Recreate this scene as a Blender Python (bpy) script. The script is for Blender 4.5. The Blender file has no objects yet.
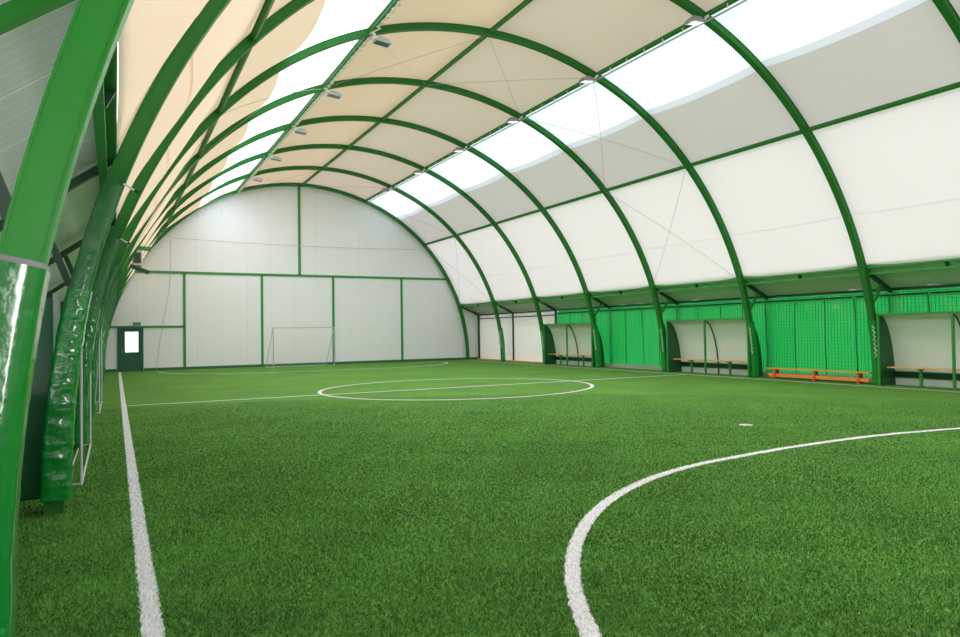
import bpy, bmesh, math, random
import numpy as np
from mathutils import Matrix, Vector, noise
random.seed(4); rng = np.random.default_rng(4)
C = bpy.context.scene.collection
PI = math.pi; rad = math.radians
F_PX, YAW, PITCH, ROLL, EYE = 688.1181, 0.4878, 0.0198, -0.0145, 1.556
YF = 35.24                       # far end wall
CX = 8.46                        # centre of the arches
YB = -3.0                        # back end wall
def rk(k): return YF - 4.0*k
# ------------------------------------------------------------------ materials
def mat(name, col, rough=.6, spec=.5, transl=None, bump=0, bscale=8, var=0, vscale=3, metal=0, emit=0, coat=0, bstretch=(1,1,1), fine=None):
    m = bpy.data.materials.new(name); m.use_nodes = True
    n = m.node_tree.nodes; l = m.node_tree.links; n.clear()
    out = n.new('ShaderNodeOutputMaterial'); p = n.new('ShaderNodeBsdfPrincipled')
    p.inputs['Base Color'].default_value = (*col, 1); p.inputs['Roughness'].default_value = rough
    p.inputs['Specular IOR Level'].default_value = spec; p.inputs['Metallic'].default_value = metal
    p.inputs['Coat Weight'].default_value = coat; p.inputs['Coat Roughness'].default_value = .06
    m.diffuse_color = (*col, 1)
    tc = n.new('ShaderNodeTexCoord'); mp = n.new('ShaderNodeMapping'); l.new(tc.outputs['Object'], mp.inputs[0]); mp.inputs['Scale'].default_value = bstretch
    if var:
        t = n.new('ShaderNodeTexNoise'); t.inputs['Scale'].default_value = vscale; t.inputs['Detail'].default_value = 4; l.new(mp.outputs[0], t.inputs[0])
        mx = n.new('ShaderNodeMixRGB'); mx.inputs[1].default_value = (*[c*(1-var) for c in col], 1); mx.inputs[2].default_value = (*[min(1, c*(1+var)) for c in col], 1)
        l.new(t.outputs['Fac'], mx.inputs[0]); l.new(mx.outputs[0], p.inputs['Base Color'])
    b = None
    if bump:
        t2 = n.new('ShaderNodeTexNoise'); t2.inputs['Scale'].default_value = bscale; t2.inputs['Detail'].default_value = 3; l.new(mp.outputs[0], t2.inputs[0])
        b = n.new('ShaderNodeBump'); b.inputs['Strength'].default_value = bump; b.inputs['Distance'].default_value = .05
        l.new(t2.outputs['Fac'], b.inputs['Height']); l.new(b.outputs[0], p.inputs['Normal'])
    if transl:
        tr = n.new('ShaderNodeBsdfTranslucent'); tr.inputs[0].default_value = (*transl, 1); ad = n.new('ShaderNodeAddShader')
        if b: l.new(b.outputs[0], tr.inputs['Normal'])
        l.new(p.outputs[0], ad.inputs[0]); l.new(tr.outputs[0], ad.inputs[1]); l.new(ad.outputs[0], out.inputs[0])
    else: l.new(p.outputs[0], out.inputs[0])
    if emit: p.inputs['Emission Color'].default_value = (*col, 1); p.inputs['Emission Strength'].default_value = emit
    return m
def line_mat(name, col, axis, period, width, dark, rough=.5, period2=None, transl=None):
    """panel material: thin darker joints every `period` along an axis (object coords) and faint profile lines every period2"""
    m = mat(name, col, rough, .4, transl, var=.03, vscale=.6); n = m.node_tree.nodes; l = m.node_tree.links
    p = next(x for x in n if x.type == 'BSDF_PRINCIPLED'); tc = next(x for x in n if x.type == 'TEX_COORD')
    src = p.inputs['Base Color'].links[0].from_socket
    sp = n.new('ShaderNodeSeparateXYZ'); l.new(tc.outputs['Object'], sp.inputs[0])
    for per, wd, dk in ((period, width, dark), (period2, width*.7, 1-(1-dark)*.35)):
        if not per: continue
        md = n.new('ShaderNodeMath'); md.operation = 'PINGPONG'; l.new(sp.outputs[axis], md.inputs[0]); md.inputs[1].default_value = per/2
        lt = n.new('ShaderNodeMath'); lt.operation = 'LESS_THAN'; l.new(md.outputs[0], lt.inputs[0]); lt.inputs[1].default_value = wd/2
        mx = n.new('ShaderNodeMixRGB'); mx.blend_type = 'MULTIPLY'; l.new(lt.outputs[0], mx.inputs[0]); l.new(src, mx.inputs[1]); mx.inputs[2].default_value = (dark and dk, dk, dk, 1)
        src = mx.outputs[0]
    l.new(src, p.inputs['Base Color'])
    return m
M = {}
M['steel'] = mat('green_steel', (.020, .165, .024), .55, .25, var=.12, vscale=2)
M['steel_gloss'] = mat('green_gloss_steel', (.030, .30, .036), .42, .3, bump=.2, bscale=3, var=.06)
M['purlin'] = mat('purlin_green', (.028, .19, .032), .55, .25)
M['frame'] = mat('frame_green', (.025, .24, .04), .45)
M['dark'] = mat('dark_green', (.005, .06, .022), .4)
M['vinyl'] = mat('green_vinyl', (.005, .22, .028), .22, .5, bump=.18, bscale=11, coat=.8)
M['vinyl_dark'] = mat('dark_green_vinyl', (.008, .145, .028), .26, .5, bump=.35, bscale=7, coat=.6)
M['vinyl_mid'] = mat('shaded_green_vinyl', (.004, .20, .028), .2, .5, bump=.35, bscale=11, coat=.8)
M['base_green'] = mat('base_strip_green', (.01, .13, .05), .5)
M['white_dim'] = mat('grey_white_paint', (.55, .56, .56), .35)  # greyer than the plain white, for the stowed goals
M['foam'] = mat('grey_foam', (.35, .33, .36), .9)
M['fab_w'] = mat('white_fabric', (.77, .73, .775), .8, .2, (.158, .148, .160), bump=.10, bscale=1.2, bstretch=(.6, .6, 2.5))  # fabric colours differ by strip to carry the light coming through
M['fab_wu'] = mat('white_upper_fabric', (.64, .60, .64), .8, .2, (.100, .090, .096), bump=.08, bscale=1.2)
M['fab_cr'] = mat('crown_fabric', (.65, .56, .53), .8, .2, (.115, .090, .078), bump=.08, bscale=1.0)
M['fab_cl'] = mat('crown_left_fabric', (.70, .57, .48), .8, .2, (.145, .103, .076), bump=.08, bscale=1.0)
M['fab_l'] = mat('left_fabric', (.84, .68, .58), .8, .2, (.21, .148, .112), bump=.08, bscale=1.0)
M['hem'] = mat('hem_fabric', (.75, .75, .85), .8, .2, (.145, .15, .19))
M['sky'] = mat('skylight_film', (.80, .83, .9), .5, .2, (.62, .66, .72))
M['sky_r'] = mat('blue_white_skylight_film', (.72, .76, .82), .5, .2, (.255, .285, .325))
M['fab_seam'] = mat('fabric_seam', (.76, .72, .77), .8, .2, (.30, .285, .30))
M['gable'] = line_mat('gable_panel', (.80, .81, .86), 0, 1.15, .02, .90, period2=.23)
M['wallw'] = line_mat('white_wall_panel', (.95, .93, .94), 1, 4.0, .012, .8, transl=(.13, .13, .135))  # translucency added to opaque panels so the wall looks brighter
M['soffit_w'] = line_mat('soffit_panel', (.62, .66, .62), 1, 1.0, .02, .75)
M['soffit_l'] = line_mat('grey_panel', (.70, .70, .74), 1, .95, .02, 1.5, period2=.12)
M['wallg'] = line_mat('grey_wall_panel', (.30, .33, .34), 2, 1.0, .02, .7)  # unlit look of the left wall put into its dark grey
M['curtain'] = mat('curtain_vinyl', (.014, .29, .055), .2, .5, (.006, .14, .03), bump=.45, bscale=2.5, bstretch=(1, 1.5, .5), coat=.2)
M['seam'] = mat('curtain_seam', (.006, .16, .04), .4)
M['net'] = mat('net_cord', (.01, .13, .05), .7)
M['white'] = mat('white_paint', (.8, .8, .8), .35)
M['grey_metal'] = mat('grey_metal', (.45, .45, .46), .35, metal=.6)
M['silver'] = mat('silver_tube', (.50, .49, .50), .35, metal=.3)
M['lamp_body'] = mat('lamp_body', (.52, .52, .57), .45)
M['lamp_shaded'] = mat('shaded_lamp_body', (.26, .25, .28), .5)  # right lamp housings: underlit tone put into the colour
M['lamp_glass'] = mat('lamp_glass', (.10, .14, .16), .1)
M['lace'] = mat('white_cord', (.80, .80, .74), .7)
M['wire'] = mat('steel_wire', (.42, .41, .40), .5)
M['poly'] = mat('polycarbonate', (.62, .66, .65), .3, .5, (.10, .12, .11), bump=.05, bscale=6)
M['wood'] = mat('varnished_wood', (.72, .36, .12), .35, var=.2, vscale=14, bstretch=(6, .5, 6))
M['orange'] = mat('orange_wood', (.86, .26, .05), .35, var=.12, vscale=10, bstretch=(6, .5, 6))
M['redleg'] = mat('red_orange_wood', (.55, .07, .03), .4)
M['kerb'] = mat('kerb_grey', (.52, .52, .46), .8, var=.1)
M['sign'] = mat('sign_green', (.02, .22, .10), .4)
M['line'] = mat('line_turf', (.74, .75, .78), .95, .1, bump=.6, bscale=60, var=.12, vscale=50)
M['door'] = mat('door_green', (.006, .09, .055), .35)
M['chrome'] = mat('door_metal', (.6, .6, .6), .25, metal=1)
def glass():
    m = bpy.data.materials.new('door_glass'); m.use_nodes = True; n = m.node_tree.nodes; l = m.node_tree.links; n.clear()
    out = n.new('ShaderNodeOutputMaterial'); t = n.new('ShaderNodeBsdfTransparent'); g = n.new('ShaderNodeBsdfGlossy'); g.inputs[1].default_value = .05
    mx = n.new('ShaderNodeMixShader'); mx.inputs[0].default_value = .08; l.new(t.outputs[0], mx.inputs[1]); l.new(g.outputs[0], mx.inputs[2]); l.new(mx.outputs[0], out.inputs[0]); return m
M['glass'] = glass()
def netting(name, col, cov=.2):
    return mat(name, col, .8)
def turf_mat():
    m = mat('turf', (.05, .2, .02), .85, .2); n = m.node_tree.nodes; l = m.node_tree.links
    p = next(x for x in n if x.type == 'BSDF_PRINCIPLED'); tc = next(x for x in n if x.type == 'TEX_COORD')
    def nz(scale, det):
        t = n.new('ShaderNodeTexNoise'); t.inputs['Scale'].default_value = scale; t.inputs['Detail'].default_value = det; t.inputs['Roughness'].default_value = .65; l.new(tc.outputs['Object'], t.inputs[0]); return t
    a = nz(28, 5); b = nz(.5, 3)
    r = n.new('ShaderNodeValToRGB'); e = r.color_ramp.elements
    e[0].position = .32; e[0].color = (.028, .115, .012, 1); e[1].position = .68; e[1].color = (.175, .42, .065, 1)
    l.new(a.outputs['Fac'], r.inputs[0])
    r2 = n.new('ShaderNodeValToRGB'); e = r2.color_ramp.elements
    e[0].position = .35; e[0].color = (.80, .84, .8, 1); e[1].position = .68; e[1].color = (1.12, 1.08, 1.0, 1); l.new(b.outputs['Fac'], r2.inputs[0])
    mx = n.new('ShaderNodeMixRGB'); mx.blend_type = 'MULTIPLY'; mx.inputs[0].default_value = 1; l.new(r.outputs[0], mx.inputs[1]); l.new(r2.outputs[0], mx.inputs[2]); l.new(mx.outputs[0], p.inputs['Base Color'])
    bp = n.new('ShaderNodeBump'); bp.inputs['Strength'].default_value = .7; bp.inputs['Distance'].default_value = .03
    c = nz(70, 3); l.new(c.outputs['Fac'], bp.inputs['Height']); l.new(bp.outputs[0], p.inputs['Normal'])
    return m
M['lining'] = mat('lining_vinyl', (.012, .15, .06), .3, .4)
M['turf'] = turf_mat()
def blade_mat():
    m = mat('turf_blade', (.06, .25, .02), .7, .2); n = m.node_tree.nodes; l = m.node_tree.links
    p = next(x for x in n if x.type == 'BSDF_PRINCIPLED'); a = n.new('ShaderNodeAttribute'); a.attribute_name = 'bcol'; l.new(a.outputs['Color'], p.inputs['Base Color']); return m
M['blade'] = blade_mat()
# ------------------------------------------------------------------ mesh helpers
class MB:
    def __init__(s): s.v = []; s.f = []
    def add(s, vs, fs):
        o = len(s.v); s.v += [tuple(v) for v in vs]; s.f += [tuple(i+o for i in f) for f in fs]; return s
    def box(s, x0, x1, y0, y1, z0, z1, b=0):
        if b <= 0:
            vs = [(x, y, z) for x in (x0, x1) for y in (y0, y1) for z in (z0, z1)]
            return s.add(vs, [(0, 1, 3, 2), (4, 6, 7, 5), (0, 4, 5, 1), (2, 3, 7, 6), (0, 2, 6, 4), (1, 5, 7, 3)])
        bm = bmesh.new(); bmesh.ops.create_cube(bm, size=1, matrix=Matrix.Translation(((x0+x1)/2, (y0+y1)/2, (z0+z1)/2)) @ Matrix.Diagonal((x1-x0, y1-y0, z1-z0, 1)))
        bmesh.ops.bevel(bm, geom=bm.edges[:], offset=b, segments=2, affect='EDGES', profile=.6)
        bm.verts.index_update(); s.add([v.co[:] for v in bm.verts], [[v.index for v in f.verts] for f in bm.faces]); bm.free(); return s
    def bar(s, a, b, w, h=None, up=(0, 0, 1)):
        """rectangular bar from a to b, w across, h along `up`"""
        h = h or w; a = Vector(a); b = Vector(b); d = (b-a).normalized(); up = Vector(up)
        if abs(d.dot(up)) > .98: up = Vector((0, 1, 0))
        sd = d.cross(up).normalized(); up = sd.cross(d).normalized()
        vs = []
        for p in (a, b):
            for i, j in ((-1, -1), (1, -1), (1, 1), (-1, 1)): vs.append(p + sd*i*w/2 + up*j*h/2)
        return s.add(vs, [(3, 2, 1, 0), (4, 5, 6, 7), (0, 1, 5, 4), (1, 2, 6, 5), (2, 3, 7, 6), (3, 0, 4, 7)])
    def tube(s, pts, r, n=6, caps=True):
        pts = [Vector(p) for p in pts]; rings = []; N = len(pts); prev = None
        for i, p in enumerate(pts):
            d = (pts[min(i+1, N-1)] - pts[max(i-1, 0)]).normalized()
            up = prev if prev else (Vector((0, 0, 1)) if abs(d.z) < .9 else Vector((0, 1, 0)))
            a = d.cross(up).normalized(); b = a.cross(d).normalized(); prev = b
            rings.append([p + a*math.cos(2*PI*k/n)*r + b*math.sin(2*PI*k/n)*r for k in range(n)])
        return s.loft(rings, True, caps)
    def loft(s, rings, closed=True, caps=True):
        n = len(rings[0]); vs = [v for r in rings for v in r]; fs = []
        for i in range(len(rings)-1):
            for k in range(n if closed else n-1):
                q = (k+1) % n; fs.append((i*n+k, i*n+q, (i+1)*n+q, (i+1)*n+k))
        if caps and closed: fs += [tuple(range(n))[::-1], tuple((len(rings)-1)*n+k for k in range(n))]
        return s.add(vs, fs)
    def prism(s, poly, axis, t0, t1):
        """polygon in the two other axes, extruded along axis"""
        def P(a, b, t): return {0: (t, a, b), 1: (a, t, b), 2: (a, b, t)}[axis]
        return s.loft([[P(a, b, t0) for a, b in poly], [P(a, b, t1) for a, b in poly]])
    def build(s, name, m, parent=None, smooth=False, fix=True):
        me = bpy.data.meshes.new(name); me.from_pydata([tuple(v) for v in s.v], [], s.f)
        if fix:
            bm = bmesh.new(); bm.from_mesh(me); bmesh.ops.recalc_face_normals(bm, faces=bm.faces[:]); bm.to_mesh(me); bm.free()
        me.materials.append(m if not isinstance(m, str) else M[m])
        if smooth:
            me.polygons.foreach_set('use_smooth', [True]*len(me.polygons))
            try: me.set_sharp_from_angle(angle=rad(40))
            except Exception: pass
        me.update(); o = bpy.data.objects.new(name, me); C.objects.link(o)
        if parent: put(o, parent)
        return o
def put(o, parent):
    o.parent = parent; o.matrix_parent_inverse = Matrix.Translation(-parent.location)
def empty(name, loc=(0, 0, 0)):
    o = bpy.data.objects.new(name, None); C.objects.link(o); o.location = loc; o.empty_display_size = .2; return o
def tag(o, label, cat, group=None, kind=None):
    o['label'] = label; o['category'] = cat
    if group: o['group'] = group
    if kind: o['kind'] = kind
    return o
def struct(o, label=None):
    o['kind'] = 'structure'
    if label: o['label'] = label
    return o
# ------------------------------------------------------------------ arch profile
_T = np.array([0, 10, 20, 43, 58, 69, 90, 110, 124, 136, 150, 165, 180.]); _R = np.array([9.45, 9.46, 9.46, 9.40, 9.34, 9.27, 9.21, 9.19, 9.13, 9.05, 9.0, 8.98, 8.96])
_ts = np.linspace(-10, 190, 401); _rs = np.interp(_ts, _T, _R); _kr = np.exp(-.5*(np.arange(-24, 25)/9.0)**2); _kr /= _kr.sum()
_rs = np.convolve(np.pad(_rs, 24, mode='edge'), _kr, 'valid')
def Rt(t): return float(np.interp(math.degrees(t), _ts, _rs))
def ap(t, d=0, k=None, y=None):
    """point on the arch at angle t (radians), d outward from its centre line"""
    r = Rt(t)+d
    return (CX + r*math.cos(t), rk(k) if y is None else y, max(r*math.sin(t), 0))
def sweep(section, t0, t1, n, y, fn=None):
    rings = []
    for i in range(n+1):
        t = t0+(t1-t0)*i/n
        rings.append([ap(t, d, y=y+dy) if fn is None else fn(t, d, dy, i/n) for d, dy in section])
    return rings
E_R, E_L = rad(19.2), rad(158.8)
T_P2R, T_PR, T_RI, T_PL, T_P2L = rad(43.6), rad(68.8), rad(90), rad(110.5), rad(136.2)
T_SR0, T_SL1 = rad(55.8), rad(124.4)
XWR, XWL = 18.58, -1.15          # outer walls of the low side aisles
ZWR, ZWL = 2.56, 2.42
def h_section(w=.15, d=.155, fl=.018, web=.062):
    a, b = d/2, w/2; i = a-fl
    return [(-a, -b), (-i, -b), (-i, -web), (i, -web), (i, -b), (a, -b), (a, b), (i, b), (i, web), (-i, web), (-i, b), (-a, b)]
def round_section(d0, d1, hw, r=.06, m=5):
    """rounded rectangle in (radial, y)"""
    out = []
    for cx_, cy_, a0 in ((d1-r, hw-r, 0), (d0+r, hw-r, 90), (d0+r, -hw+r, 180), (d1-r, -hw+r, 270)):
        for j in range(m+1):
            a = rad(a0+90*j/m); out.append((cx_+r*math.cos(a), cy_+r*math.sin(a)))
    # subdivide straight runs
    res = []
    for i, p in enumerate(out):
        q = out[(i+1) % len(out)]; L = math.hypot(q[0]-p[0], q[1]-p[1]); c = max(1, int(L/.05))
        for j in range(c): res.append((p[0]+(q[0]-p[0])*j/c, p[1]+(q[1]-p[1])*j/c))
    return res
def pad_mesh(t0, t1, y, d0, d1, hw, n, amp, seed, freq=5.0, fold=1.0, taper=0, foldtop=2, r=.06):
    sec = round_section(d0, d1, hw, r)
    dc = (d0+d1)/2
    def fn(t, d, dy, u):
        p = Vector((d*3, dy*3 + seed*7.3, t*9.0*1.0))
        w = noise.noise(Vector((p.x*freq*.25, p.y*freq*.25, p.z*freq*.5))) * .5
        c = (dy if abs(dy) > abs(d-dc) else d-dc)*9*fold; q = noise.noise(Vector((p.z*2.1, c*.3, seed)))*1.1
        a = noise.noise(Vector((c*1.5+q, p.y*.7, p.z*6.0+c*3.4+q+seed))); b = noise.noise(Vector((c*2.0-q, p.x*.8, p.z*6.4-c*4.0+seed+9)))
        w += (max(0, 1-abs(a)*3.2)**2*.6 + max(0, 1-abs(b)*3.2)**2*.6 - .2)*.9*min(1, max(.12, (foldtop-u)*3))
        f = 1 + amp*w/.17
        edge = min(1, min(u, 1-u)*14)
        f = 1+(f-1)*edge
        dd = d-dc
        if dd < 0: dd *= 1+taper*(1-u)
        return ap(t, dc+dd*f, y=y+dy*f)
    return MB().loft(sweep(sec, t0, t1, n, y, fn))
ORD = ['first', 'second', 'third', 'fourth', 'fifth', 'sixth', 'seventh', 'eighth', 'ninth']
for k in range(0, 9):
    y = rk(k) - (.17 if k == 0 else 0)
    root = empty('steel_arch', (CX, y, 0))
    lab = {0: 'green steel arch set against the white end wall', 8: 'nearest green steel arch with a bright smooth padded left leg beside the camera',
           7: 'second nearest green steel arch, with wrinkled shiny green wrap on its left leg'}.get(k, 'green curved steel arch, %s out from the one on the white end wall' % ORD[k-1])
    tag(root, lab, 'arch', 'steel arches along the hall')
    gl = 'steel_gloss' if k == 8 else 'steel'
    ts = rad(150)
    tight = (lambda t, d, dy, u: ap(t, d-.02-(.11*max(0, math.cos(t)) if k == 0 else 0), y=y+dy))
    MB().loft(sweep(h_section(), 0, ts, 70, y, tight)).build('arch_beam', gl, root)
    MB().loft(sweep(h_section(w=.13, d=.16, fl=.012, web=.055) if k == 8 else h_section(), ts, PI, 30, y, None if k == 8 else tight)).build('arch_leg', gl, root)
    if k == 0: 
        for sgn, t, xo, zo in ((1, E_R, XWR, ZWR), (-1, E_L, XWL, ZWL)):
            e = ap(t, -.02, y=y); MB().bar((e[0], y+.02, e[2]-.08), (xo, y+.02, zo-.03), .08, .09).bar((xo-sgn*.05, y+.02, 0), (xo-sgn*.05, y+.02, zo), .09).build('rafter', 'dark', root)
        continue
    # side aisle framing
    e = ap(E_R, .05, y=y)
    MB().bar((e[0], y, e[2]-.06), (XWR, y, ZWR-.05), .09, .10).build('rafter', 'dark', root)
    MB().bar((XWR+(.16 if k > 2 else -.04), y, 0), (XWR+(.16 if k > 2 else -.04), y, ZWR), .07, .07).build('wall_post', 'dark', root)
    if k >= 3:
        lo = ap(rad(13), .08, y=y); f = .62; hi = (e[0]+(XWR-e[0])*f, y, e[2]-.08+(ZWR-.05-e[2])*f)
        MB().bar(lo, hi, .07, .07).build('brace', 'frame', root)
    e = ap(E_L, .05, y=y)
    up_ = -.07 if k == 8 else 0
    MB().bar((e[0], y+.14, e[2]+up_), (XWL, y+.14, ZWL-.05+up_), .08, .07).build('rafter', 'steel_gloss' if k == 8 else 'dark', root)
    MB().bar((XWL+.06, y, 0), (XWL+.06, y, ZWL), .10, .10).build('wall_post', 'dark', root)
    lo = ap(PI-rad(13), .08, y=y+.08); f = .55
    MB().bar(lo, (e[0]+(XWL-e[0])*f, y+.08, e[2]-.08+(ZWL-e[2])*f), .06, .06).build('brace', 'dark', root)
    # pads
    def zt(z, left): 
        a = math.asin(z/(8.97 if left else 9.46)); return PI-a if left else a
    res = 150 if k >= 7 else 60
    lz1 = 1.84 if k == 8 else 2.0
    lz0 = .02 if k == 8 else (.13 if k == 7 else .08)
    pd = pad_mesh(zt(lz0, 1), zt(lz1, 1), y, -.094 if k == 8 else -.11, .13 if k == 8 else .085, .15 if k == 8 else .125, res, .009 if k == 8 else .011, k*3.1, taper=.5, foldtop=.62 if k == 8 else 2, r=.06 if k == 8 else .035)
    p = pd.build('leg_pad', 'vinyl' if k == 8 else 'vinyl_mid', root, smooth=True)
    if k == 8:
        MB().loft(sweep(round_section(-.086, .115, .135), zt(1.82, 1), zt(1.862, 1), 2, y)).build('foam_core', 'foam', p)
    else:
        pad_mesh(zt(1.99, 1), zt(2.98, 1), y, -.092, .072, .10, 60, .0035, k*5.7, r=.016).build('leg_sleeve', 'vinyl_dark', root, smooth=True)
        if k >= 6:
            q = ap(zt(3.0, 1), -.09, y=y-.1); a = (q[0]+.09, q[1]-.03, q[2]-.06)
            h = MB().bar(q, a, .018).build('strap_hook', 'white', root); MB().bar(a, (a[0]+.035, a[1]-.01, a[2]-.025), .03).build('hook_end', 'dark', h)
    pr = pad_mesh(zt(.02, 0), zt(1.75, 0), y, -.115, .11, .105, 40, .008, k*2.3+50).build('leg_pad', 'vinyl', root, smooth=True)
    zz = MB(); pts = []
    for j in range(15):
        t = zt(.75+.06*j, 0); pts.append(ap(t, -.125, y=y+(-.09 if j % 2 else -.03)))
    zz.tube(pts, .011, 4).build('lacing', 'lace', pr)
# ------------------------------------------------------------------ purlins, eave beams
def purlin(t, name_label, d=-.02, w=.055, h=.07, m='purlin'):
    a = Vector(ap(t, d, y=YF-.05)); b = Vector(ap(t, d, y=rk(8)-2.5)); u = Vector((math.cos(t), 0, math.sin(t)))
    mb = MB().bar(a, b, w, h, up=u); mb.bar(a+u*(h/2+.004), b+u*(h/2+.004), w*1.6, .012, up=u).bar(a-u*(h/2+.004), b-u*(h/2+.004), w*1.5, .012, up=u)
    return tag(mb.build('purlin', m), name_label, 'purlin', 'purlins running the length of the hall')
purlin(T_RI, 'green ridge purlin along the top of the vault between the two skylights')
purlin(T_PR, 'green purlin along the upper edge of the right skylight')
purlin(T_PL, 'green purlin along the upper edge of the left skylight')
purlin(T_P2R, 'green purlin along the right side halfway between skylight and eave')
purlin(T_P2L, 'dark green purlin low on the left side between skylight and eave')
for t, sd, xo, lab in ((E_R, 1, XWR, 'green eave beam along the right side above the curtains and dugouts'), (E_L, -1, XWL, 'green eave beam along the left side above the padded legs')):
    a = ap(t, .12, y=YF-.05); b = ap(t, .12, y=rk(8)-2.5)
    o = tag(MB().bar(a, b, .10, .14).build('eave_beam', 'frame'), lab, 'beam', 'eave beams')
    mb = MB().bar((a[0]+sd*.06, a[1], a[2]-.20), (b[0]+sd*.06, b[1], b[2]-.20), .07, .07); mb.build('lower_rail', 'frame', o)
    for k in range(1, 9):
        y = rk(k)+2.0
        MB().bar((a[0], y, a[2]-.05), (a[0]+sd*.06, y, a[2]-.17), .10, .05, up=(0, 1, 0)).build('bracket', 'dark', o)
# lacing cord on the left skylight edge, clips on the right one
pts = []
n = int((YF-rk(8))/.16)
for j in range(n):
    y = YF-.2-j*.16; pts.append(ap(T_PL+(.012 if j % 2 else -.004)-.012, -.09, y=y))
tag(MB().tube(pts, .020, 4).build('lacing_cord', 'lace'), 'white lacing cord zigzagging along the left skylight purlin', 'cord')
cr = empty('clip_rail', ap(T_PR, -.08, y=YF-.3)); tag(cr, 'pale clip rail holding the right skylight film along its purlin', 'rail')
MB().bar(ap(T_PR-.010, -.10, y=YF-.3), ap(T_PR-.010, -.10, y=rk(8)-2.4), .05, .02).build('strip', 'lamp_body', cr)
for k in range(0, 8):
    for j in range(1, 6):
        y = rk(k)-4*j/6.0; MB().bar(ap(T_PR-.008, -.10, y=y), ap(T_PR+.006, -.09, y=y-.10), .022).build('clip', 'lace', cr)
# ------------------------------------------------------------------ roof skin
PURL = [E_R, T_P2R, T_PR, T_RI, T_PL, T_P2L, E_L]
def skin_pt(t, y):
    u = 0
    for a, b in zip(PURL[:-1], PURL[1:]):
        if a-1e-6 <= t <= b+1e-6: u = math.sin(PI*(t-a)/(b-a))
    v = abs(math.sin(PI*(YF-y)/4.0))
    sag = (.030+(.20 if t > T_PL else .13)*u)*v**.8
    return ap(t, .088-sag, y=y)
def skin(t0, t1, nt, y0, y1, ny):
    rings = [[skin_pt(t0+(t1-t0)*i/nt, y1+(y0-y1)*j/ny) for i in range(nt+1)] for j in range(ny+1)]
    return MB().loft(rings, False, False)
roof = struct(empty('ceiling', (CX, YF, 0)), 'curved fabric vault over the pitch, tinted white to cream by light coming through')
NY = 76; Y0, Y1 = YB, YF
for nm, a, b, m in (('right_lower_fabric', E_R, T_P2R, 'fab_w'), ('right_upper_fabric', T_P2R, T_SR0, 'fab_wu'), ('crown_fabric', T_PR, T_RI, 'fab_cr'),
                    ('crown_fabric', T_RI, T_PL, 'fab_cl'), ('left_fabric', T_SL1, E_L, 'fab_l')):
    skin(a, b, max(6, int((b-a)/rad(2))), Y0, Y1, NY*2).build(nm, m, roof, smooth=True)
skin(T_SR0, T_SR0+rad(1.3), 2, Y0, Y1, NY*2).build('hem', 'hem', roof, smooth=True)
wn = 1
for k in range(0, 10):
    ya, yb = rk(k), max(rk(k+1), YB)
    for a, b, side in ((T_SR0+rad(1.3), T_PR, 'right'), (T_PL, T_SL1, 'left')):
        o = skin(a, b, 8, yb, ya, 16)\
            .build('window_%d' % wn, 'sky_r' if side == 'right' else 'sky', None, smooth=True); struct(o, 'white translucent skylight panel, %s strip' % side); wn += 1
for t in (rad(28.0), rad(149.5)):
    MB().loft([[tuple(Vector(skin_pt(t+dt, Y1+(Y0-Y1)*j/304))-Vector((math.cos(t), 0, math.sin(t)))*.006) for dt in (-.0022, .0022)] for j in range(305)], False, False).build('seam', 'fab_seam' if t < 1 else 'fab_l', roof)
# ------------------------------------------------------------------ side aisles: soffits, outer walls
def slab(quad, thick, nrm):
    q = [Vector(p) for p in quad]; nn = Vector(nrm)*thick
    return MB().loft([q, [p+nn for p in q]])
eR = ap(E_R, .12, y=0); eL = ap(E_L, .12, y=0)
struct(slab([(eR[0], YB, eR[2]+.06), (eR[0], YF, eR[2]+.06), (XWR+.05, YF, ZWR+.03), (XWR+.05, YB, ZWR+.03)], .05, (0, 0, 1)).build('trim_1', 'soffit_w'), 'pale sloping soffit panels over the right side aisle')
struct(slab([(eL[0], YB, eL[2]+.06), (eL[0], YF, eL[2]+.06), (XWL-.05, YF, ZWL+.03), (XWL-.05, YB, ZWL+.03)], .05, (0, 0, 1)).build('trim_2', 'soffit_l'), 'grey sloping soffit panels over the left side aisle')
struct(MB().box(XWL-.12, XWL, YB, YF, 0, ZWL+.06).build('wall_left', 'wallg'), 'grey sandwich panel wall behind the left legs')
YC = rk(2)
wr = MB().box(XWR, XWR+.1, YC, YF, 0, ZWR+.06); struct(wr.build('wall_right', 'wallw'), 'bright white panel wall at the far right')
struct(MB().box(XWR-.05, XWR, YC, YF, ZWR-.26, ZWR-.21).build('trim_3', 'dark'), 'thin green rail across the far right wall')
struct(MB().box(XWR-.05, XWR, YB, YF-.02, ZWR-.05, ZWR+.03).build('trim_4', 'dark'), 'dark green top rail of the right outer wall')
struct(MB().box(XWR-.10, XWR+.1, YB, YC, 0, .14, .01).build('baseboard_right', 'kerb'), 'low grey kerb under the green curtains')
struct(MB().box(XWL, XWL+.05, YB, YF-.02, 0, .12).build('baseboard_left', 'dark'), 'dark strip at the foot of the left wall')
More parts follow.
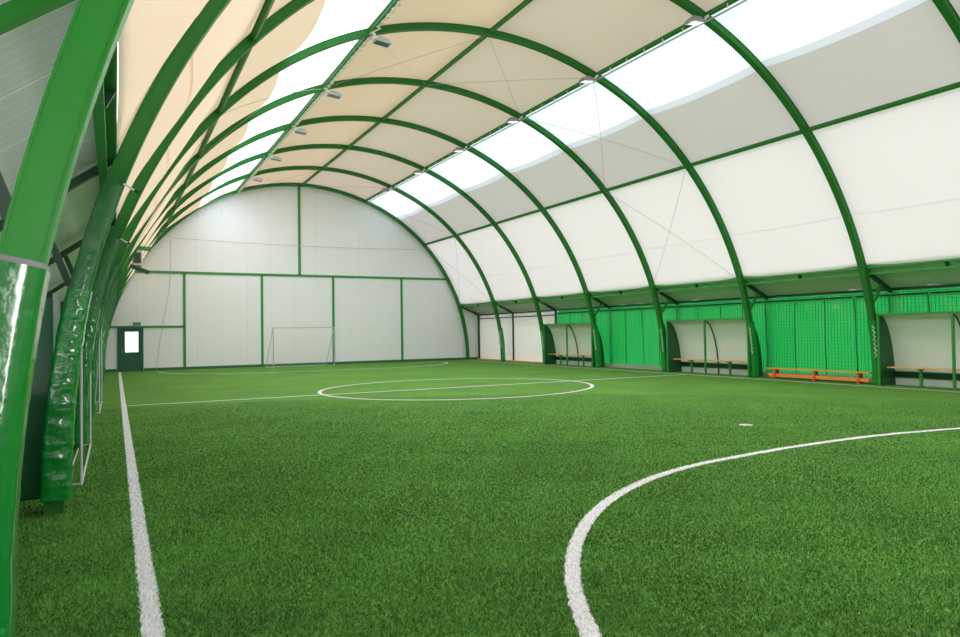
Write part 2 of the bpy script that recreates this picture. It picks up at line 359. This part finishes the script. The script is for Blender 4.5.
# ------------------------------------------------------------------ end walls
def gable_wall(name, y, th, m, hole=None):
    pts = [(XWL-.12, 0), (XWL-.12, ZWL+.06), (eL[0], eL[2]+.1)]
    for i in range(61):
        t = E_L+(E_R-E_L)*i/60; q = ap(t, .10, y=0); pts.append((q[0], q[2]))
    pts += [(eR[0], eR[2]+.1), (XWR+.1, ZWR+.06), (XWR+.1, 0)]
    bm = bmesh.new()
    def loop(pp):
        vs = [bm.verts.new((a, y, b)) for a, b in pp]; return [bm.edges.new((vs[i], vs[(i+1) % len(vs)])) for i in range(len(vs))]
    es = loop(pts)
    if hole: es += loop(hole)
    r = bmesh.ops.triangle_fill(bm, edges=es, use_beauty=True)
    fs = [f for f in r['geom'] if isinstance(f, bmesh.types.BMFace)]
    ex = bmesh.ops.extrude_face_region(bm, geom=fs)
    bmesh.ops.translate(bm, vec=(0, th, 0), verts=[v for v in ex['geom'] if isinstance(v, bmesh.types.BMVert)])
    bmesh.ops.recalc_face_normals(bm, faces=bm.faces[:])
    me = bpy.data.meshes.new(name); bm.to_mesh(me); bm.free(); me.materials.append(M[m]); o = bpy.data.objects.new(name, me); C.objects.link(o); return struct(o)
DX0, DX1, DZ = .16, 1.09, 1.96
gable_wall('wall_far', YF, .12, 'gable', [(DX0+.02, .02), (DX1-.02, .02), (DX1-.02, DZ-.02), (DX0+.02, DZ-.02)])['label'] = 'white vertically ribbed panel end wall'
gable_wall('wall_back', YB, -.12, 'gable')['label'] = 'white panel wall behind the camera'
tn = 5
def trim(mb, label, m='frame'):
    global tn
    o = struct(mb.build('trim_%d' % tn, m), label); tn += 1; return o
yg = YF-.05
zr = 4.57
def arch_x(z, side):     # x of the arch centre at height z
    best = min((abs(ap(rad(a/4), 0, y=0)[2]-z), ap(rad(a/4), 0, y=0)[0]) for a in (range(0, 361) if side > 0 else range(360, 721)))
    return best[1]
trim(MB().box(arch_x(zr, -1), arch_x(zr, 1), yg, YF, zr-.055, zr+.055), 'green horizontal rail across the white end wall')
trim(MB().box(8.26, 8.38, yg, YF, zr, 9.2), 'green vertical post above the rail on the end wall')
for x, lab in ((2.90, 'green post right of the door'), (6.45, 'green post left of the small goal'), (10.05, 'green post right of the small goal'), (13.85, 'green post near the right end of the end wall')):
    trim(MB().box(x-.055, x+.055, yg, YF, 0, zr), lab)
trim(MB().box(arch_x(2, -1), 2.9, yg, YF, 1.98, 2.07), 'green rail level with the door head')
struct(MB().box(DX1+.08, XWR, YF-.06, YF, 0, .12).box(XWL, DX0-.08, YF-.06, YF, 0, .13).build('baseboard_far', 'base_green'), 'dark green strip at the foot of the end wall')
# door
d = struct(empty('door_1', ((DX0+DX1)/2, YF, 0)), 'dark green door with a bright window in the end wall')
MB().box(DX0-.06, DX0+.06, YF-.07, YF+.1, 0, DZ+.06).box(DX1-.06, DX1+.06, YF-.07, YF+.1, 0, DZ+.06).box(DX0+.06, DX1-.06, YF-.07, YF+.1, DZ-.04, DZ+.06).build('door_frame', 'door', d)
gx0, gx1, gz0, gz1 = .40, .94, .87, 1.80
lf = MB().box(DX0+.05, DX1-.05, YF-.01, YF+.05, .0, gz0).box(DX0+.05, gx0, YF-.01, YF+.05, gz0, gz1).box(gx1, DX1-.05, YF-.01, YF+.05, gz0, gz1).box(DX0+.05, DX1-.05, YF-.01, YF+.05, gz1, DZ-.03).build('door_leaf', 'door', d)
MB().box(gx0, gx1, YF+.01, YF+.02, gz0, gz1).build('pane', 'glass', lf)
MB().box(.66, .675, YF, YF+.03, gz0, gz1).box(gx0, gx1, YF, YF+.03, 1.08, 1.095).build('glazing_bar', 'foam', lf)
MB().tube([(.26, YF-.06, .80), (.26, YF-.06, 1.10)], .02, 8).bar((.26, YF-.06, .95), (.26, YF, .95), .03).build('door_handle', 'chrome', lf)
# exit sign
es = empty('exit_sign', (.89, YF-.04, 2.20)); tag(es, 'small green exit sign on the end wall above the door', 'sign')
MB().box(.73, 1.05, YF-.05, YF, 2.10, 2.24, .008).build('plate', 'sign', es)
MB().prism([(.78, 2.16), (.84, 2.16), (.84, 2.14), (.88, 2.17), (.84, 2.20), (.84, 2.18), (.78, 2.18)], 1, YF-.054, YF-.05).build('arrow', 'foam', es)
MB().box(.94, 1.0, YF-.054, YF-.05, 2.13, 2.21).build('door_symbol', 'foam', es)
# ------------------------------------------------------------------ floor and markings
NX = 2
fl = MB().add([(XWL, YB, 0), (XWR, YB, 0), (XWR, YF, 0), (XWL, YF, 0)], [(0, 1, 2, 3)]).build('floor', 'turf', fix=False); struct(fl, 'green artificial turf pitch')
XL, XR = .17, 17.30; YM = 17.55; W = .10
GY1, GY0 = 33.6, 1.0
def arc(cx, cy, r, a0, a1, n): return [(cx+r*math.cos(rad(a0+(a1-a0)*i/n)), cy+r*math.sin(rad(a0+(a1-a0)*i/n))) for i in range(n+1)]
def resamp(pts, step):
    out = [pts[0]]
    for a, b in zip(pts[:-1], pts[1:]):
        L = math.hypot(b[0]-a[0], b[1]-a[1]); c = max(1, int(L/step))
        out += [(a[0]+(b[0]-a[0])*i/c, a[1]+(b[1]-a[1])*i/c) for i in range(1, c+1)]
    return out
near_box = arc(6.92, .66, 5.27, 176, 95, 60) + [(6.95, 5.97), (7.6, 6.03), (8.5, 6.06), (9.4, 6.05), (10.0, 6.0)] + arc(10.08, .66, 5.27, 85, 4, 60)
far_box = [(6.6+4.9*math.cos(rad(180+90*i/40)), 33.6+4.3*math.sin(rad(180+90*i/40))) for i in range(41)] + [(10.5+4.9*math.cos(rad(270+90*i/40)), 33.6+4.3*math.sin(rad(270+90*i/40))) for i in range(41)]
LINES = [('touch_line', [(XL, YB+.05), (XL, 34.6)]), ('touch_line', [(XR, YB+.05), (XR, 34.6)]), ('halfway_line', [(XL, YM), (XR, YM)]),
         ('centre_circle', [(8.60+3.87*math.cos(2*PI*i/120), YM+3.5*math.sin(2*PI*i/120)) for i in range(121)]), ('penalty_area_line', near_box), ('penalty_area_line', far_box), ('goal_line', [(XL, GY0), (XR, GY0)])]
def ribbon(pts, w, z, jit):
    pts = resamp(pts, .03 if jit else .3); mb = MB(); rings = []
    for i, p in enumerate(pts):
        a = pts[max(i-1, 0)]; b = pts[min(i+1, len(pts)-1)]; L = math.hypot(b[0]-a[0], b[1]-a[1]) or 1; nx, ny = -(b[1]-a[1])/L, (b[0]-a[0])/L
        near = p[1] < 9
        e1 = w/2+(random.uniform(-.012, .012) if near and jit else 0); e2 = w/2+(random.uniform(-.012, .012) if near and jit else 0)
        rings.append([(p[0]+nx*e1, p[1]+ny*e1, z), (p[0]-nx*e2, p[1]-ny*e2, z)])
    return mb.loft(rings, False, False)
for i, (nm, pts) in enumerate(LINES):
    if nm == 'goal_line': continue
    ribbon(pts, W, .004+.0004*i, nm in ('touch_line', 'penalty_area_line')).build(nm, 'line', fl)
MB().add([(8.95+.11*math.cos(2*PI*i/20), 7.8+.11*math.sin(2*PI*i/20), .006) for i in range(20)], [tuple(range(20))]).build('penalty_spot', 'line', fl)
# pile of the turf near the camera
def blades():
    N0 = 700000
    # sample in polar coordinates about the camera foot so density falls with distance
    r = 1.9+(17-1.9)*rng.random(N0)**1.25
    a = YAW+rng.uniform(-rad(37), rad(37), N0)
    x = r*np.sin(a); y = r*np.cos(a)
    ok = (x > XWL+.05) & (x < XR+.4) & (y < YF-.2); x, y, r = x[ok], y[ok], r[ok]; N = len(x)
    white = np.zeros(N, bool)
    for nm, pts in LINES:
        pts = np.array(resamp(pts, .6 if 'area' not in nm else .15)); 
        d2 = np.full(N, 9.)
        for p, q in zip(pts[:-1], pts[1:]):
            if min(p[1], q[1]) > 18: continue
            sel = np.abs(x-(p[0]+q[0])/2)+np.abs(y-(p[1]+q[1])/2) < 1.2
            if not sel.any(): continue
            dx, dy = q-p; L2 = dx*dx+dy*dy; t = np.clip(((x[sel]-p[0])*dx+(y[sel]-p[1])*dy)/L2, 0, 1)
            d2[sel] = np.minimum(d2[sel], np.hypot(x[sel]-p[0]-t*dx, y[sel]-p[1]-t*dy))
        white |= d2 < W/2+.003
    fade = np.clip((17-r)/9, 0, 1); h = rng.uniform(.010, .024, N)*(.25+.75*fade); w = rng.uniform(.0016, .003, N)*(1+r*.12)
    ang = rng.uniform(0, 2*PI, N); ln = rng.uniform(.004, .022, N); la = rng.uniform(0, 2*PI, N)
    v = np.zeros((N, 3, 3), np.float32)
    v[:, 0] = np.stack([x-np.cos(ang)*w, y-np.sin(ang)*w, np.zeros(N)], 1); v[:, 1] = np.stack([x+np.cos(ang)*w, y+np.sin(ang)*w, np.zeros(N)], 1)
    v[:, 2] = np.stack([x+np.cos(la)*ln, y+np.sin(la)*ln, h], 1)
    me = bpy.data.meshes.new('turf_pile'); me.vertices.add(N*3); me.loops.add(N*3); me.polygons.add(N)
    me.vertices.foreach_set('co', v.ravel()); me.loops.foreach_set('vertex_index', np.arange(N*3, dtype=np.int32)); me.polygons.foreach_set('loop_start', np.arange(0, N*3, 3, dtype=np.int32))
    me.update()
    g = rng.random(N)[:, None]; c0 = np.array([.026, .105, .016]); c1 = np.array([.135, .375, .068])
    col = (c0+(c1-c0)*g**1.2)*1.0; lf = 1+.16*np.sin(x*2.1+1.3*np.sin(y*1.7))*np.sin(y*2.6+1.1*np.sin(x*1.3+2))+.12*np.sin(x*5.3+y*1.1)*np.sin(y*6.1-x*.7); col = col*lf[:, None]; col[white] = np.array([.80, .81, .85])*rng.uniform(.8, 1.1, (white.sum(), 1))
    c4 = np.ones((N*3, 4), np.float32); c4[:, :3] = np.repeat(col, 3, 0)
    at = me.color_attributes.new('bcol', 'FLOAT_COLOR', 'POINT'); at.data.foreach_set('color', c4.ravel())
    me.materials.append(M['blade']); o = bpy.data.objects.new('turf_pile', me); C.objects.link(o); return o
tag(blades(), 'short plastic blades of the green artificial turf nearest the camera', 'grass', kind='stuff')
# dark lining behind the left legs
lm = MB(); lm.loft([[(-.93+.02*math.sin(y*5)*(.4+z*.3)+.02*noise.noise(Vector((y*2, z*2, 1))), y, z) for y in np.linspace(rk(8)-.3, YF-.1, 240)] for z in np.linspace(.05, 1.95, 12)], False, False)
tag(lm.build('vinyl_lining', 'lining', smooth=True), 'dark green vinyl lining hung along the left aisle behind the padded legs', 'curtain')
tag(MB().box(-.92, -.50, rk(7)+.16, rk(7)+.20, .10, 1.92, .01).build('screen_panel', 'lining'), 'dark green upright panel just behind the second nearest padded leg', 'panel')
trim(MB().box(XWR-.16, XWR, YC, YF-.1, 0, .05), 'tan strip at the foot of the far right white wall', 'wood')
# ------------------------------------------------------------------ goals
def goal(name, label, P, back, h, cat='goal', m='silver', r=.035, net=True):
    """P: two ground points of the front posts; back: ground offset vector of the rear rail"""
    a, b = Vector((*P[0], 0)), Vector((*P[1], 0)); bk = Vector((*back, 0)); up = Vector((0, 0, h)); root = empty(name, (a+b)/2); tag(root, label, cat)
    for p in (a, b): MB().tube([p, p+up], r, 8).build('post', m, root)
    MB().tube([a+up-(b-a).normalized()*r, b+up+(b-a).normalized()*r], r, 8).build('crossbar', m, root)
    for p in (a, b): MB().tube([p+up, p+bk+Vector((0, 0, r))], r*.7, 6).build('back_stay', m, root)
    for p in (a, b): MB().tube([p+Vector((0, 0, r)), p+bk+Vector((0, 0, r))], r*.7, 6).build('side_rail', m, root)
    MB().tube([a+bk+Vector((0, 0, r)), b+bk+Vector((0, 0, r))], r*.7, 6).build('ground_rail', m, root)
    MB().tube([a+Vector((0, 0, r)), b+Vector((0, 0, r))], r, 6).build('front_rail', m, root) if not net else None
    if net:
        mb = MB(); n = 22; mth = 14
        for i in range(n+1):
            p = a+(b-a)*i/n; mb.bar(p+up*.98, p+bk*.98+Vector((0, 0, .04)), .006)
        for j in range(1, mth):
            f = j/mth; o = up*(1-f)*.98+bk*f*.98+Vector((0, 0, .03)); mb.bar(a+o, b+o, .006)
        mb.build('net', 'white', root)
    return root
goal('small_goal', 'small silver football goal with white net in front of the end wall', [(6.60, 33.3), (9.52, 33.3)], (-.2, .8), 1.9, r=.024)
goal('stored_goal', 'white framed goal stowed along the left side behind the second nearest padded leg', [(-.32, 8.45), (-.32, 11.45)], (-.14, 0), 2.0, 'goal', 'white_dim', .014, False)
goal('stored_goal', 'white framed goal stowed along the left side between padded legs farther down the hall', [(-.29, 16.2), (-.29, 19.0)], (-.14, 0), 2.0, 'goal', 'white_dim', .014, False)
# ------------------------------------------------------------------ curtains and nets on the right
def curtain(ya, yb, label):
    root = empty('vinyl_curtain', (XWR, (ya+yb)/2, 0)); tag(root, label, 'curtain', 'green curtains on the right side')
    n = 90; mz = 22; rings = []
    s = 3.7
    def off(y, z):
        return .035*math.sin((y+s)*6.2+.8*math.sin(z*1.3)) * (.35+.65*z/2.5) + .05*noise.noise(Vector((y*1.6, z*.9, s))) + .02*noise.noise(Vector((y*5, z*2.2, s))) + .05*max(0, z-1.75)*noise.noise(Vector((y*9, z*1.2, s+4)))*2
    for j in range(mz+1):
        z = .08+(ZWR+.02-.08)*j/mz
        rings.append([(XWR+.075+off(ya+(yb-ya)*i/n, z), ya+(yb-ya)*i/n, z) for i in range(n+1)])
    MB().loft(rings, False, False).build('sheet', 'curtain', root, smooth=True)
    for q in (.02, .26, .5, .76):
        y = ya+(yb-ya)*q
        MB().loft([[(XWR+.06+off(y, z), y-.018, z), (XWR+.06+off(y, z), y+.018, z)] for z in np.linspace(.08, ZWR-.22, 16)], False, False).build('seam', 'seam', root)
    MB().tube([(XWR+.03, ya, ZWR-.16), (XWR+.03, yb, ZWR-.16)], .02, 6).build('hanging_rail', 'dark', root)
CW = {2: 'green vinyl curtain above the farthest dugout', 3: 'green vinyl curtain between the farthest and middle dugouts', 4: 'green vinyl curtain above the middle dugout', 5: 'green vinyl curtain behind the low orange bench', 6: 'green vinyl curtain above the nearest dugout', 7: 'green vinyl curtain beyond the nearest dugout'}
NW = {2: 'ball net hanging above the farthest dugout', 3: 'ball net between the farthest and middle dugouts', 4: 'ball net hanging above the middle dugout', 5: 'ball net behind the low orange bench', 6: 'ball net hanging above the nearest dugout', 7: 'ball net beyond the nearest dugout'}
for k in range(2, 8):
    ya, yb = rk(k+1), rk(k)
    curtain(ya, yb, CW[k])
    mb = MB(); x = XWR-.12
    for i in range(41):
        y = ya+(yb-ya)*i/40; mb.bar((x, y, .05), (x, y, ZWR-.1), .007)
    for j in range(25):
        z = .06+(ZWR-.17)*j/24; mb.bar((x, ya, z), (x, yb, z), .007)
    for j in range(4):
        z = ZWR-.10-.045*j; mb.bar((x, ya, z), (x, yb, z), .012)
    tag(mb.build('ball_net', 'net'), 'dark green square-mesh ' + NW[k], 'net', 'ball nets on the right side')
# ------------------------------------------------------------------ dugouts and benches
def dugout(ya, yb, lab, lab2):
    x0 = 17.75; D_ = .62; H = 1.84
    root = empty('dugout', (x0, (ya+yb)/2, 0)); tag(root, lab, 'dugout', 'team dugouts on the right')
    prof = [(x0+D_*math.cos(a), H*math.sin(a)) for a in np.linspace(PI/2, 0, 15)]
    for y in (ya, yb):
        MB().prism([(x0, 0)]+prof, 1, y-.015, y+.015).build('side_panel', 'vinyl_dark' if False else 'shaded_panel', root)
    s = .02
    MB().loft([[(px, ya, pz) for px, pz in prof], [(px, yb, pz) for px, pz in prof]], False, False).build('back_panel', 'poly', root, smooth=True)
    w = .05
    for y in (ya-.02, yb+.02):
        MB().box(x0-w, x0+.01, y-w/2, y+w/2, 0, H+.03).build('front_post', 'frame', root)
    MB().box(x0-w, x0+.02, ya-.04, yb+.04, H, H+.055).build('top_rail', 'frame', root)
    ym = (ya+yb)/2
    MB().box(x0-w, x0+.01, ym-.025, ym+.025, 0, H).build('middle_post', 'frame', root)
    MB().tube([(px-.03, ym, max(pz-.02, 0)) for px, pz in prof], .022, 6).build('curved_rib', 'dark', root)
    MB().box(x0+D_-.05, x0+D_-.03, ya+.03, yb-.03, .20, .36).build('back_rail', 'dark', root)
    b = empty('bench', (x0+.28, ym, 0)); tag(b, lab2, 'bench', 'wooden benches in the dugouts')
    MB().box(x0+.14, x0+.42, ya+.08, yb-.08, .46, .495, .008).build('plank', 'wood', b)
    for q in (.28, .76):
        y = ya+(yb-ya)*q
        MB().box(x0+.25, x0+.31, y-.03, y+.03, 0, .44).box(x0+.16, x0+.40, y-.03, y+.03, .43, .46).box(x0+.17, x0+.39, y-.03, y+.03, 0, .02).build('leg', 'frame', b)
M['shaded_panel'] = mat('dugout_side_shaded_green', (.006, .085, .022), .35)  # shading inside the dugout put into the dark green
dugout(23.40, 27.02, 'farthest green dugout with curved clear back, next to the white wall panels', 'wooden plank bench inside the farthest dugout')
dugout(15.32, 18.90, 'middle green dugout with curved clear back, beyond the low orange bench', 'wooden plank bench inside the middle dugout')
dugout(7.45, 11.06, 'nearest green dugout with curved clear back, cut by the right edge of the photo', 'wooden plank bench inside the nearest dugout')
# low orange gymnastics bench
gb = empty('gym_bench', (18.02, 13.1, 0)); tag(gb, 'low orange gymnastics bench standing in front of the green curtain', 'bench')
MB().box(17.88, 18.14, 11.44, 14.80, .285, .32, .008).build('seat_plank', 'orange', gb)
MB().box(17.94, 17.99, 11.50, 14.74, .055, .15, .006).build('beam', 'orange', gb)
for y in (11.80, 13.15, 14.50):
    MB().prism([(17.90, 0), (17.96, 0), (17.98, .05), (18.04, .05), (18.06, 0), (18.12, 0), (18.08, .29), (17.94, .29)], 1, y-.03, y+.03).build('leg', 'redleg', gb)
# ------------------------------------------------------------------ floodlights
def floodlight(t, k, sgn, lab):
    y = rk(k)-.05; c = Vector(ap(t, -.26, y=y)); c.x += sgn*.22
    root = empty('floodlight', c); tag(root, lab, 'lamp', 'floodlights at the skylight edges')
    ang = rad(6)*sgn; Rm = Matrix.Rotation(ang, 4, 'Y')
    def tr(mb): mb.v = [tuple(c+(Rm @ Vector(v))) for v in mb.v]; return mb
    h = tr(MB().loft([[(-.20, -.13, .0), (.20, -.13, .0), (.20, .13, .0), (-.20, .13, .0)], [(-.20, -.13, .04), (.20, -.13, .04), (.20, .13, .04), (-.20, .13, .04)], [(-.10, -.08, .13), (.10, -.08, .13), (.10, .08, .13), (-.10, .08, .13)]])).build('housing', 'lamp_body' if sgn > 0 else 'lamp_shaded', root)
    tr(MB().box(-.165, .165, -.10, .10, -.008, .004)).build('lens', 'lamp_glass', root)
    q = Vector(ap(t, -.07, y=y))
    MB().bar(c+Vector((-sgn*.16, -.12, .05)), q+Vector((0, -.12, 0)), .03).bar(c+Vector((-sgn*.16, .12, .05)), q+Vector((0, .12, 0)), .03).bar(q+Vector((0, -.13, 0)), q+Vector((0, .13, 0)), .05).build('bracket', 'white', root)
for k in range(1, 7):
    floodlight(T_PL, k, 1, 'grey floodlight at the left skylight edge on the %s arch from the end wall' % ORD[k])
    floodlight(T_PR, k, -1, 'grey floodlight in a shaded tone at the right skylight edge on the %s arch from the end wall' % ORD[k])
# ------------------------------------------------------------------ bracing wires
SEG = [(E_R, T_P2R, 'on the lower right side'), (T_P2R, T_PR, 'across the right skylight'), (T_PR, T_RI, 'right of the ridge'), (T_RI, T_PL, 'left of the ridge'), (T_PL, T_P2L, 'across the left skylight'), (T_P2L, E_L, 'on the lower left side')]
for ka, bay in ((0, 'bay next to the end wall'), (4, 'fifth bay from the end wall')):
    for a, b, s in SEG:
        root = empty('bracing_wires', ap((a+b)/2, -.12, y=rk(ka)-2)); tag(root, 'crossed bracing wires %s, %s' % (s, bay), 'wire', 'crossed bracing wires under the roof')
        for i, (t0, t1) in enumerate(((a, b), (b, a))):
            d0 = -.075
            # follow the curve slightly so the wire stays under the fabric
            MB().tube([ap(t0+(t1-t0)*j/8, d0-.12*math.sin(PI*j/8), y=rk(ka)-.05-3.9*j/8) for j in range(9)], .006, 4).build('wire', 'wire', root)
# ropes before the end wall
zq = 6.15
tag(MB().tube([(2.35+(14.9-2.35)*i/12, YF-.30, zq-.10*math.sin(PI*i/12)) for i in range(13)], .011, 4).build('rope', 'wire'), 'thin rope strung horizontally before the upper end wall', 'rope')
tag(MB().tube([(2.3-.05*i+.12*math.sin(i*.5), YF-.30, 6.1-.61*i) for i in range(11)], .010, 4).build('rope', 'wire'), 'thin rope hanging down the end wall right of the door', 'rope')
# heater unit between the arches at left
hu = empty('wall_unit', (.62, 23.6, 3.6)); tag(hu, 'small grey unit held between two green bars high on the left side', 'unit')
c = Vector((.70, 23.5, 3.98))
MB().bar((.42, 23.3, 4.28), (.98, 23.3, 4.24), .10, .12).build('bar', 'frame', hu)
MB().bar((.40, 23.3, 3.72), (.92, 23.3, 3.52), .10, .12).build('bar', 'dark', hu)
MB().box(.46, .74, 23.25, 23.6, 3.72, 4.20, .02).build('housing', 'grey_metal', hu)
MB().box(.50, .70, 23.23, 23.25, 3.80, 4.12).build('grille', 'dark', hu)
# ------------------------------------------------------------------ light
w = bpy.data.worlds.new('sky'); bpy.context.scene.world = w; w.use_nodes = True
n = w.node_tree.nodes; l = w.node_tree.links; bg = n['Background']
tc = n.new('ShaderNodeTexCoord'); sp = n.new('ShaderNodeSeparateXYZ'); l.new(tc.outputs['Generated'], sp.inputs[0])
rp = n.new('ShaderNodeValToRGB'); e = rp.color_ramp.elements; e[0].position = .47; e[0].color = (.55, .60, .52, 1); e[1].position = .53; e[1].color = (1, .97, 1.0, 1)
mp = n.new('ShaderNodeMath'); mp.operation = 'MULTIPLY_ADD'; mp.inputs[1].default_value = .5; mp.inputs[2].default_value = .5; l.new(sp.outputs[2], mp.inputs[0]); l.new(mp.outputs[0], rp.inputs[0]); l.new(rp.outputs[0], bg.inputs[0]); bg.inputs[1].default_value = 2.6
def area(name, loc, rot, sx, sy, power, col=(1, 1, 1)):
    L = bpy.data.lights.new(name, 'AREA'); L.shape = 'RECTANGLE'; L.size = sx; L.size_y = sy; L.energy = power; L.color = col
    o = bpy.data.objects.new(name, L); C.objects.link(o); o.location = loc; o.rotation_euler = rot; return o
for t, sg, pw in (((T_SR0+T_PR)/2+rad(.6), 1, 820), ((T_PL+T_SL1)/2, -1, 920)):
    q = ap(t, -.32, y=14.5); area('skylight_daylight', q, (0, PI/2-t, 0), 1.6, 31 if sg > 0 else 38, pw, (1, .955, .97))  # area lamps added under the strips to boost their daylight
area('fill_behind', (5.0, -2.6, 4.2), Vector((-.25, 1, -.12)).to_track_quat('-Z', 'Y').to_euler(), 7, 4.5, 120, (1, .96, .98))  # added fill lamp behind the camera, no real opening there
area('fill_left', (-.15, -2.3, 1.9), Vector((-.06, 1, .06)).to_track_quat('-Z', 'Y').to_euler(), .35, 2.2, 62, (1, .97, .98))  # added narrow fill for the nearest left leg and soffit
area('fill_aisle', (-.78, 4.9, 1.0), (PI, 0, 0), .25, 3.5, 14, (1, .93, 1))  # added unseen lamp aimed up to brighten the left soffit
sun = bpy.data.lights.new('sun', 'SUN'); sun.energy = 1.5; sun.angle = rad(8); sun.color = (1, .97, .92); so = bpy.data.objects.new('sun', sun); C.objects.link(so)
so.rotation_euler = Vector((-.75, -.1, -.66)).to_track_quat('-Z', 'Y').to_euler()
# ------------------------------------------------------------------ camera
cy, sy = math.cos(YAW), math.sin(YAW)
fwd = Vector((sy*math.cos(PITCH), cy*math.cos(PITCH), math.sin(PITCH))); rt = Vector((cy, -sy, 0)); up = rt.cross(fwd)
r2 = math.cos(ROLL)*rt+math.sin(ROLL)*up; u2 = -math.sin(ROLL)*rt+math.cos(ROLL)*up
cam = bpy.data.cameras.new('camera'); cam.sensor_width = 36; cam.lens = F_PX/960*36; cam.clip_start = .05; cam.clip_end = 200
co = bpy.data.objects.new('camera', cam); C.objects.link(co)
mtx = Matrix((r2, u2, -fwd)).transposed().to_4x4(); mtx.translation = Vector((0, 0, EYE)); co.matrix_world = mtx
S = bpy.context.scene; S.camera = co
S.view_settings.view_transform = 'Standard'; S.view_settings.look = 'None'; S.view_settings.exposure = 0; S.view_settings.gamma = 1
S.cycles.use_denoising = True; S.cycles.max_bounces = 10; S.cycles.diffuse_bounces = 6; S.cycles.transmission_bounces = 6
